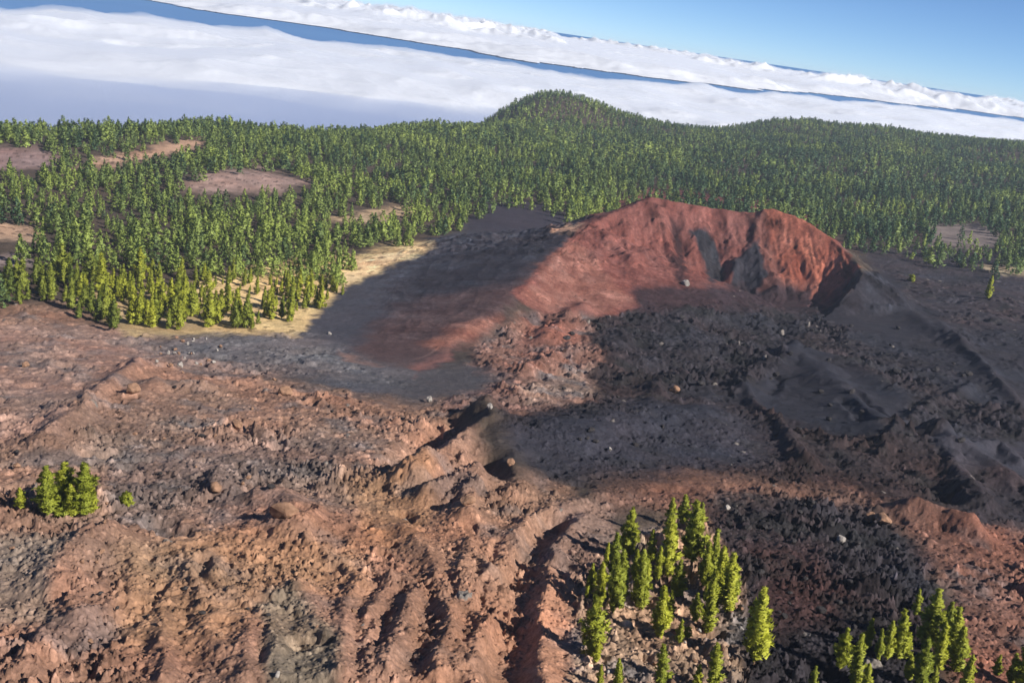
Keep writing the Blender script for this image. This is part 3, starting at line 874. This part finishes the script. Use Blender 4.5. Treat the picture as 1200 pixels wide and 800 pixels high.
def rank_label(where, left_word):
    def f(ub, vb, h, yel, k, items):
        col = 'yellow-green' if yel else 'bright green'
        order = sorted(range(len(items)), key=lambda i: items[i][0])
        pos = order.index(k)
        tops = sorted(range(len(items)), key=lambda i: items[i][1])
        row = tops.index(k)
        n = len(items)
        ords = ['first', 'second', 'third', 'fourth', 'fifth', 'sixth', 'seventh', 'eighth', 'ninth', 'tenth', 'eleventh', 'twelfth', 'thirteenth', 'fourteenth', 'fifteenth', 'sixteenth', 'seventeenth', 'eighteenth', 'nineteenth', 'twentieth']
        if pos < (n + 1) // 2:
            w = ords[pos] + ' from the left'
        else:
            w = ords[n - 1 - pos] + ' from the right'
        return f'{size_word(h)} {col} pine, {w} {where}'
    return f


grove(G0, 'pines in the clump on the left lava', rank_label('in the small clump on the left lava', ''), None, 1.55)
grove(G1, 'pines in the foreground grove', rank_label('in the dense foreground grove', ''))
grove(G1B, 'pines scattered below the grove', rank_label('of the pines scattered below the grove', ''))
grove(G2, 'pines at the bottom right', rank_label('in the bottom right grove', ''))
LONE = [((1068, 330, 322), 'small round yellow-green bush alone on the dark ash right of the cone'),
        ((1157, 350, 326), 'slim pale green pine alone on the dark lava at far right'),
        ((147, 592, 578), 'small low bush among rubble beside the left clump')]
for (a, lab) in LONE:
    x, y, z, r, h = place_px(*a)
    pine('pine_tree' if 'pine' in lab else 'bush', x, y, z, h, lab, None, (CROWN_B[0] if 'bush' in lab else CROWN_Y[1]), TRUNKS[0], (0, -.05), 1.0, 'pine tree' if 'pine' in lab else 'bush')

# ------------------------------------------------------------------ forest
FOREST = [(-700, 362), (0, 361), (60, 364), (150, 392), (230, 388), (310, 385), (366, 378), (388, 350), (414, 326), (462, 312), (498, 288), (545, 267), (562, 254),
          (605, 246), (650, 252), (690, 290), (760, 290), (900, 300), (985, 300), (1045, 302), (1110, 318), (1160, 328), (1700, 350), (1700, -60), (-700, -60)]
CLEAR = [([(205, 218), (270, 198), (310, 200), (368, 211), (330, 222), (250, 225)], .96), ([(85, 193), (150, 179), (228, 162), (245, 168), (200, 179), (130, 193)], .88),
         ([(-100, 172), (40, 173), (72, 184), (50, 195), (-100, 196)], .88), ([(-100, 268), (42, 266), (50, 277), (-100, 283)], .88),
         ([(-100, 295), (38, 300), (45, 309), (-100, 311)], .88), ([(400, 249), (470, 242), (492, 249), (430, 256)], .88),
         ([(1090, 266), (1140, 264), (1180, 278), (1150, 288), (1095, 280)], .85)]
YELLOW = [(95, 352), (150, 320), (260, 322), (330, 318), (420, 296), (480, 290), (440, 320), (395, 350), (360, 385), (300, 380), (200, 385), (150, 378)]


def forest_points():
    pts = []
    n = 90000
    # even cover of the land, thinned by minimum spacing on a jittered lattice
    sp = 6.9
    gx, gy = np.meshgrid(np.arange(-1300, 1400, sp), np.arange(250, 2150, sp))
    gx = gx.ravel() + RNG.uniform(-.48, .48, gx.size) * sp; gy = gy.ravel() + RNG.uniform(-.48, .48, gy.size) * sp
    az = np.arctan2(gx, gy); r = np.hypot(gx, gy)
    m = (np.abs(az) < math.radians(36)) & (r > 300) & (r < 2150)
    gx, gy, r, az = gx[m], gy[m], r[m], az[m]
    z, cm = smooth_land(gx, gy)
    u, v = project(gx, gy, z)
    uw = u + 10 * perlin(gx / 14, gy / 14, 201); vw = v + 4 * perlin(gx / 14, gy / 14, 202)
    dens = .95 + 1.0 * np.minimum(fbm(gx / 45, gy / 45, 203, 3) + .12, 0) + .9 * np.minimum(fbm(gx / 16, gy / 16, 204, 2) + .2, 0)
    ins = inpoly(uw, vw, FOREST) > 0
    behind = (r > 575) & (v < 330)
    ok = ins & ~((cm > .35) & (r < 575))
    # nothing in front of the cone on its own line of sight
    ok &= ~((cm > .25) & (r < 700)) & ~((r < 600) & (az > math.radians(2)) & (az < math.radians(19)))
    ok &= ~((r < 560) & (az > math.radians(-3.2)) & (az < math.radians(24)))
    stand = fbm(gx / 75, gy / 75, 205, 3)
    H = (RNG.uniform(4.6, 11.5, gx.shape) + 4.0 * stand) * (1 - .25 * sstep(900, 1600, r))
    H *= np.where(RNG.random(gx.shape) < .12, 1.18, 1)
    tp = H * F / r
    for poly, s in CLEAR:
        for q in (0, .35, .7):
            ok &= ~((inpoly(u + 1.6 * (uw - u), v + 1.3 * (vw - v) - tp * q, poly) > 0) & (RNG.random(gx.shape) < s))
    yel = inpoly(uw, vw, YELLOW) > -4
    dens = np.where(yel, .95, dens)
    edge = inpoly(uw, vw, FOREST)
    dens = np.where((r > 560) & (az > math.radians(20)) & (edge < 30), .28 + .012 * np.clip(edge, 0, 30), dens)
    dens = np.where((r > 560) & (np.abs(az) < math.radians(20)) & (edge < 16), .55, dens)
    ok &= RNG.random(gx.shape) < dens
    ok &= z > -225
    # beyond the ridge line the land falls away out of sight
    H = np.where(yel, H * .95, H)
    # young trees crowding together on the apron
    ex = np.where(ok & yel & (RNG.random(gx.shape) < .6))[0]
    ox, oy = RNG.uniform(-3.6, 3.6, len(ex)), RNG.uniform(-4, 4, len(ex))
    cat = lambda a, b: np.concatenate([a[ok], b])
    return (cat(gx, gx[ex] + ox), cat(gy, gy[ex] + oy), cat(r, np.hypot(gx[ex] + ox, gy[ex] + oy)), cat(H, H[ex] * RNG.uniform(.5, 1, len(ex))), cat(yel, yel[ex]), cat(u, u[ex]), cat(v, v[ex]))


fx, fy, fr, fh, fyel, fu, fv = forest_points()
fz = ground_z(fx, fy)
print('forest trees', len(fx))
inview = (fu > 5) & (fu < 1195) & (fv < 420)
N_IND = 300 - len(TREES)
order = np.argsort(np.where(inview, fr, 1e9))[:N_IND]
rows = {}
for i in order:
    u, v, h = fu[i], fv[i], fh[i]
    if fyel[i]:
        lab, grp, cr = 'yellow-green pine standing on the tan cinder apron at the forest edge', 'pines on the tan cinder apron', random.choice(CROWN_EY)
    else:
        cr = random.choice(CROWN_E)
        if u < 110: lab, grp = 'dark green pine in the forest front behind the far left brown lava', 'pines behind the far left lava'
        elif u < 260: lab, grp = 'green pine in the forest front above the tip of the brown lava', 'pines above the lava tip'
        elif u < 400: lab, grp = 'green pine in the forest front left of the black cinder flank', 'pines left of the cinder flank'
        else: lab, grp = 'green pine beside the black cinder flank of the cone', 'pines beside the cinder flank'
    e = pine('pine_tree', fx[i], fy[i], fz[i], h, lab, grp, cr, random.choice(TRUNKS), (random.gauss(0, .02), -math.radians(random.uniform(0, 3))), random.uniform(.85, 1.15))

rest = np.ones(len(fx), bool); rest[order] = False
# nearer-hidden or off-frame trees in front of all others are still part of the mass
idx = np.where(rest)[0]
LODS = [(0, 620, 64, 7, .125), (620, 980, 34, 5, .18), (980, 3000, 15, 5, .27)]
allT = []; tone = []; allN = []
for lo, hi, nt, nb, ts in LODS:
    protos = [pine_shape(np.random.default_rng(400 + i + nt), nt, nb, ts * .62, width=(.16, .20, .25, .18, .28, .21, .15, .26)[i], base=.06, lump=.4, cone=(.9, .6, .8, 1, .5, .7, 1, .9)[i]) for i in range(8)]
    sel = idx[(fr[idx] >= lo) & (fr[idx] < hi)]
    for p in range(8):
        s = sel[p::8]
        if not len(s): continue
        a = RNG.uniform(0, 6.283, len(s)); c, sn = np.cos(a)[:, None, None], np.sin(a)[:, None, None]
        T = protos[p][0][None] * fh[s][:, None, None, None]
        wv = RNG.uniform(.9, 1.5, len(s))[:, None, None]
        X = (T[..., 0] * c - T[..., 1] * sn) * wv; Y = (T[..., 0] * sn + T[..., 1] * c) * wv; Z = T[..., 2]
        X = X + fx[s][:, None, None] - Z * .035; Y = Y + fy[s][:, None, None]; Z = Z + fz[s][:, None, None] - .3
        nn = protos[p][1][None]; c1, s1 = c[:, 0], sn[:, 0]
        allN.append(np.stack([nn[..., 0] * c1 - nn[..., 1] * s1, nn[..., 0] * s1 + nn[..., 1] * c1, nn[..., 2] + 0 * c1], -1).reshape(-1, 3).astype(np.float32))
        allT.append(np.stack([X, Y, Z], -1).reshape(-1, 3, 3).astype(np.float32))
        tn = np.clip(.48 + .8 * fbm(fx[s] / 80, fy[s] / 80, 210, 3) + RNG.normal(0, .24, len(s)) + .35 * sstep(800, 420, fr[s]) - .34 * sstep(-100, 300, fx[s]) + np.where(fyel[s], .3, 0), 0, 1)
        tone.append(np.repeat(tn, protos[p][0].shape[0] * 3).astype(np.float32))
T = np.concatenate(allT); TNr = np.concatenate(allN); tone = np.concatenate(tone)
print('forest tris', len(T))
fo = link('pine_forest', tri_mesh('pine_forest', (T, TNr), M_PINE_F, {'tone': tone}))
tag(fo, 'dense green pine forest spreading behind the cone to the far ridge', 'forest', None, 'stuff')

# ------------------------------------------------------------------ boulders
def rock_mesh(seed, mat):
    import bmesh
    rng = np.random.default_rng(seed)
    bm = bmesh.new(); bmesh.ops.create_icosphere(bm, subdivisions=3, radius=1)
    pl = rng.normal(0, 1, (13, 3)); pl /= np.linalg.norm(pl, axis=1, keepdims=True)
    off = rng.uniform(.55, .95, 13)
    sx, sy, sz = rng.uniform(.75, 1.3), rng.uniform(.7, 1.1), rng.uniform(.6, .95)
    for v in bm.verts:
        p = np.array(v.co)
        for n_, o_ in zip(pl, off):
            q = p @ n_
            if q > o_: p = p - n_ * (q - o_) * .93
        p = p * (1 + .05 * math.sin(7 * p[0] + seed) * math.cos(6 * p[1]) + rng.normal(0, .03))
        v.co = (p[0] * sx, p[1] * sy, p[2] * sz)
    me = bpy.data.meshes.new('boulder'); bm.to_mesh(me); bm.free()
    me.materials.append(mat)
    return me


RD = [rock_mesh(i, M_ROCKD) for i in range(5)]; RB = [rock_mesh(20 + i, M_ROCKB) for i in range(5)]; RP = [rock_mesh(40 + i, M_ROCKP) for i in range(3)]


def boulder(u, v, px, meshes, label, group=None):
    x, y, z, r = spot(u, v)
    s = px * math.hypot(r, z) / F * .5
    o = link('boulder', random.choice(meshes))
    o.location = (x, y, z + s * .42); o.scale = (s, s * random.uniform(.8, 1.1), s * random.uniform(.95, 1.2))
    o.rotation_euler = (random.uniform(-.3, .3), random.uniform(-.3, .3), random.uniform(0, 6.28))
    tag(o, label, 'boulder', group)


for u, v, px, ms, lab in [
    (156, 462, 14, RB, 'grey-brown upright block beside the black hollow on the left lava'),
    (503, 471, 11, RP, 'pale rock at the lower edge of the cinder apron below the cone'),
    (574, 479, 10, RP, 'pale grey rock in the dark rubble below the cone'),
    (714, 527, 7, RP, 'small white-grey rock alone on the smooth dark ash slope'),
    (211, 430, 9, RP, 'pale yellowish boulder below the dark gravel patch'),
    (253, 575, 19, RB, 'orange-brown boulder with a black shadow on the left lava'),
    (277, 500, 12, RB, 'brown boulder with a shadow in the middle of the left lava'),
    (333, 606, 30, RB, 'large tan-brown boulder at the centre left'),
    (334, 462, 15, RB, 'rounded grey-brown boulder near the ash edge'),
    (1033, 612, 22, RB, 'orange-brown boulder on grey ash right of the grove'),
    (1019, 611, 12, RB, 'small brown boulder touching the left of the orange-brown one'),
    (985, 636, 14, RP, 'pale cracked boulder in the dark rubble right of the grove'),
    (852, 597, 8, RP, 'white-grey stone beside the top of the foreground grove'),
    (803, 334, 10, RP, 'whitish rock at the foot of the red crater wall'),
    (386, 392, 5, RP, 'tiny white rock on the black cinder flank'),
    (325, 792, 9, RP, 'pale round stone at the bottom edge left of centre'),
    (106, 754, 8, RB, 'pinkish stone at the end of the diagonal shadow line'),
    (790, 460, 13, RB, 'tan pointed rock in the dark lava under the crater'),
    (598, 545, 14, RB, 'orange slab on the crest of the brown mound'),
    (548, 590, 18, RB, 'orange-brown rock beneath the brown mound'),
]:
    boulder(u, v, px, ms, lab)
for i in range(26):
    boulder(random.uniform(180, 262), random.uniform(396, 430), random.uniform(2.5, 6), RP if random.random() < .6 else RB, 'pale stone scattered on the dark gravel patch below the forest edge', 'pale stones on the dark gravel')
for i in range(36):
    boulder(random.uniform(850, 1010), random.uniform(590, 760), random.uniform(4, 10), RD, 'dark block in the rubble between the two foreground groves', 'blocks between the groves')
for i in range(60):
    boulder(random.uniform(10, 420), random.uniform(420, 760), random.uniform(3, 8), RB if random.random() < .7 else RD, 'loose brown rock lying on the left lava field', 'loose rocks on the left lava')
for i in range(50):
    boulder(random.uniform(640, 1150), random.uniform(370, 540), random.uniform(4, 9), RD, 'dark lava block lying in the rough field below the crater', 'lava blocks below the crater')
for i in range(40):
    boulder(random.uniform(690, 870), random.uniform(690, 795), random.uniform(3, 7), RB if random.random() < .6 else RP, 'light brown stone on the ground among the grove pines', 'stones among the grove pines')

# ------------------------------------------------------------------ sea, clouds, air
def sheet_polar(r, az, zf):
    A, Rr = np.meshgrid(az, r)
    x = Rr * np.sin(A); y = Rr * np.cos(A)
    z = zf(x, y, Rr, A)
    V = np.stack([x, y, z], -1).reshape(-1, 3)
    nR, nA = len(r), len(az)
    idx = np.arange(nR * nA).reshape(nR, nA)
    q = np.stack([idx[:-1, :-1], idx[:-1, 1:], idx[1:, 1:], idx[1:, :-1]], -1).reshape(-1, 4)
    return V, q, idx


SEA_Z = -446.0
V, q, _ = sheet_polar(np.geomspace(400, 900000, 60), np.radians(np.linspace(-75, 75, 90)), lambda x, y, R, A: np.full(x.shape, SEA_Z))
tag(link('sea', new_mesh('sea', V, q, 4, mat_sea(), True)), kind='structure', label='blue sea far below the clouds')


def closed(V, q, idx, zb):
    """close a sheet with skirts and a flat bottom"""
    n = len(V)
    B = V.copy(); B[:, 2] = zb
    ring = np.concatenate([idx[0, :], idx[1:, -1], idx[-1, -2::-1], idx[-2:0, 0]])
    nx = np.roll(ring, -1)
    sk = np.stack([ring, ring + n, nx + n, nx], 1)
    return np.concatenate([V, B]), np.concatenate([q, q[:, ::-1] + n, sk])


def billow(x, y, s, sc, o=4):
    t = 0; a = 1; n = 0
    for i in range(o):
        k = 1 - np.abs(perlin(x / sc * 2.05 ** i + 3 * i, y / sc * 2.05 ** i, s + i)) * 1.6
        t = t + a * k; n += a; a *= .5
    return t / n


AZD = np.degrees


def smooth_interp(a, xs, ys):
    return sum(np.interp(a + o, xs, ys) for o in (-6, -4, -2, 0, 2, 4, 6)) / 7


CB = -430.0


def bank1(x, y, R, A):
    a = AZD(A)
    far = smooth_interp(a, [-38, -28, -11.5, 0, 11, 22.5, 38], [6200, 6900, 9000, 9200, 10500, 18000, 23000]) * (1 + .10 * fbm(x / 2500, y / 2500, 301, 3))
    near = smooth_interp(a, [-38, -28, -20, -11.5, 0, 11, 22.5, 38], [2500, 2350, 2200, 2800, 2800, 2600, 3000, 3400]) * (1 + .22 * fbm(x / 900, y / 900, 302, 3))
    p = sstep(near * .75, near * 1.7, R) * sstep(far, far * .90, R)
    b = billow(x, y, 303, 1300, 6)
    amp = 105 * sstep(2600, 5000, R)
    return CB + 118 * p + amp * (b - .55) * p + 30 * p * fbm(x / 3000, y / 3000, 304, 2), p


def bank2(x, y, R, A):
    a = AZD(A)
    near = smooth_interp(a, [-38, -11, 0, 11, 22, 38], [17000, 17500, 13500, 17500, 30000, 36000]) * (1 + .12 * fbm(x / 5000, y / 5000, 311, 3) + .09 * fbm(x / 1500, y / 1500, 315, 4))
    hole = fbm(x / 8000, y / 26000, 312, 3)
    p = sstep(near, near * 1.12, R) * sstep(75000, 60000, R) * sstep(-.30, .05, hole + .16)
    b = billow(x, y, 313, 2100, 5)
    puff = sstep(.0, .35, fbm(x / 6000, y / 9000, 314, 2))
    return CB + 115 * p + p * (90 * (b - .5) + 560 * np.clip(b - .35, 0, 1) * puff), p


def slab(name, fn, rr, label, mat, lift=0.0):
    hold = {}

    def zf(x, y, R, A):
        z, p = fn(x, y, R, A)
        hold['p'] = p
        return z + lift * p
    V, q, idx = sheet_polar(rr, azc, zf)
    keep = hold['p'].ravel()[q].max(1) > .012
    q = q[keep]
    n = len(V)
    B = V.copy(); B[:, 2] = CB - 4
    # rim walls round every kept patch
    e = np.concatenate([q[:, [0, 1]], q[:, [1, 2]], q[:, [2, 3]], q[:, [3, 0]]])
    key = np.sort(e, 1); code = key[:, 0].astype(np.int64) * n + key[:, 1]
    _, inv, cnt = np.unique(code, return_inverse=True, return_counts=True)
    e = e[cnt[inv] == 1]
    sk = np.stack([e[:, 0], e[:, 0] + n, e[:, 1] + n, e[:, 1]], 1)
    Q = np.concatenate([q, q[:, ::-1] + n, sk])
    VV = np.concatenate([V, B])
    used = np.unique(Q); mp = np.zeros(len(VV), np.int64); mp[used] = np.arange(len(used))
    tag(link(name, new_mesh(name, VV[used], mp[Q], 4, mat, True)), label, 'clouds' if 'cloud' in name else 'mist', None, 'stuff')


azc = np.radians(np.linspace(-38, 38, 900))
slab('cloud_bank', bank1, np.geomspace(1900, 27000, 640), 'broad white bank of the sea of clouds right behind the forest', M_CLOUD)
slab('cloud_veil', bank1, np.geomspace(1900, 27000, 160), 'thin white vapour softening the tops of the near cloud bank', mat_volume('cloud vapour', (.90, .925, .97), .0035, .2), 30.0)
slab('cloud_bank', bank2, np.geomspace(11000, 80000, 480), 'distant band of small white cumulus along the sea horizon', M_CLOUD)


slab('cloud_veil', bank2, np.geomspace(11000, 80000, 160), 'thin bright vapour round the distant cumulus band', mat_volume('far cloud vapour', (.90, .925, .97), .0009, .2), 90.0)


def box(name, x0, x1, y0, y1, z0, z1, mat):
    V = [(x, y, z) for x in (x0, x1) for y in (y0, y1) for z in (z0, z1)]
    Fq = [(0, 1, 3, 2), (4, 6, 7, 5), (0, 4, 5, 1), (2, 3, 7, 6), (0, 2, 6, 4), (1, 5, 7, 3)]
    return link(name, new_mesh(name, V, Fq, 4, mat, False))


tag(box('haze', -1650, 1750, -150, 2450, -268, 6, mat_volume('air haze', (.72, .82, 1.0), .00009, .1)), kind='stuff')


def mist_top(x, y, R, A):
    a = AZD(A)
    near = smooth_interp(a, [-38, -28, -20, -11.5, 0, 11, 22.5, 38], [2900, 2700, 2600, 3300, 3300, 3000, 3400, 3800])
    return -276 - 22 * (1 + fbm(x / 600, y / 600, 321, 3)) - 122 * sstep(near * .95, near * 2.1, R) - 60 * sstep(1700, 1000, R)


V, q, idx = sheet_polar(np.geomspace(900, 8000, 90), np.radians(np.linspace(-38, 38, 110)), mist_top)
V2, q2 = closed(V, q, idx, -443)
tag(link('mist', new_mesh('mist', V2, q2, 4, mat_volume('grey-blue mist', (.40, .49, .70), .0030, .1), True)), 'blue-grey mist lying between the forest ridge and the clouds', 'mist', None, 'stuff')

# ------------------------------------------------------------------ light, sky, camera
EL, SAZ = math.radians(35), (1.0, -.62)         # sun to the right and a little behind the viewer
rot = math.atan2(SAZ[0], SAZ[1])                # compass angle from +Y towards +X
w = bpy.data.worlds.new('World'); SC.world = w; w.use_nodes = True
nt = w.node_tree; nt.nodes.clear()
bg = nt.nodes.new('ShaderNodeBackground'); out = nt.nodes.new('ShaderNodeOutputWorld'); sky = nt.nodes.new('ShaderNodeTexSky')
sky.sky_type = 'NISHITA'; sky.sun_disc = False; sky.sun_elevation = EL; sky.sun_rotation = rot
sky.altitude = 2300; sky.air_density = .6; sky.dust_density = 0; sky.ozone_density = 6.0
bg.inputs['Strength'].default_value = .077
nt.links.new(sky.outputs[0], bg.inputs[0]); nt.links.new(bg.outputs[0], out.inputs[0])
sl = bpy.data.lights.new('sun', 'SUN'); sl.energy = 5.0; sl.angle = math.radians(.5); sl.color = (1, .93, .83)
so = bpy.data.objects.new('sun', sl); COL.objects.link(so)
d = np.array([SAZ[0], SAZ[1], 0]); d = d / np.linalg.norm(d) * math.cos(EL); d[2] = math.sin(EL)
from mathutils import Vector, Matrix
so.rotation_euler = Vector(d).to_track_quat('Z', 'Y').to_euler()

cd = bpy.data.cameras.new('camera'); cd.lens = 36; cd.sensor_width = 36; cd.clip_start = .5; cd.clip_end = 2000000
cam = bpy.data.objects.new('camera', cd); COL.objects.link(cam)
right = Vector((CR, SR * SP, SR * CP)); fwd = Vector((0, CP, -SP))
# level axes: X=(1,0,0), up=(0,SP,CP); photo axes are these turned by the roll
ux = Vector((1, 0, 0)) * CR + Vector((0, SP, CP)) * SR
uy = Vector((1, 0, 0)) * -SR + Vector((0, SP, CP)) * CR
cam.matrix_world = Matrix(((ux.x, uy.x, -fwd.x, 0), (ux.y, uy.y, -fwd.y, 0), (ux.z, uy.z, -fwd.z, 0), (0, 0, 0, 1)))
SC.camera = cam
SC.view_settings.view_transform = 'Standard'; SC.view_settings.look = 'None'; SC.view_settings.gamma = 1; SC.view_settings.exposure = 0.66
SC.view_settings.use_curve_mapping = False
SC.render.engine = 'CYCLES'
cy = SC.cycles
cy.use_denoising = True; cy.max_bounces = 6; cy.volume_bounces = 2; cy.diffuse_bounces = 3; cy.transparent_max_bounces = 8
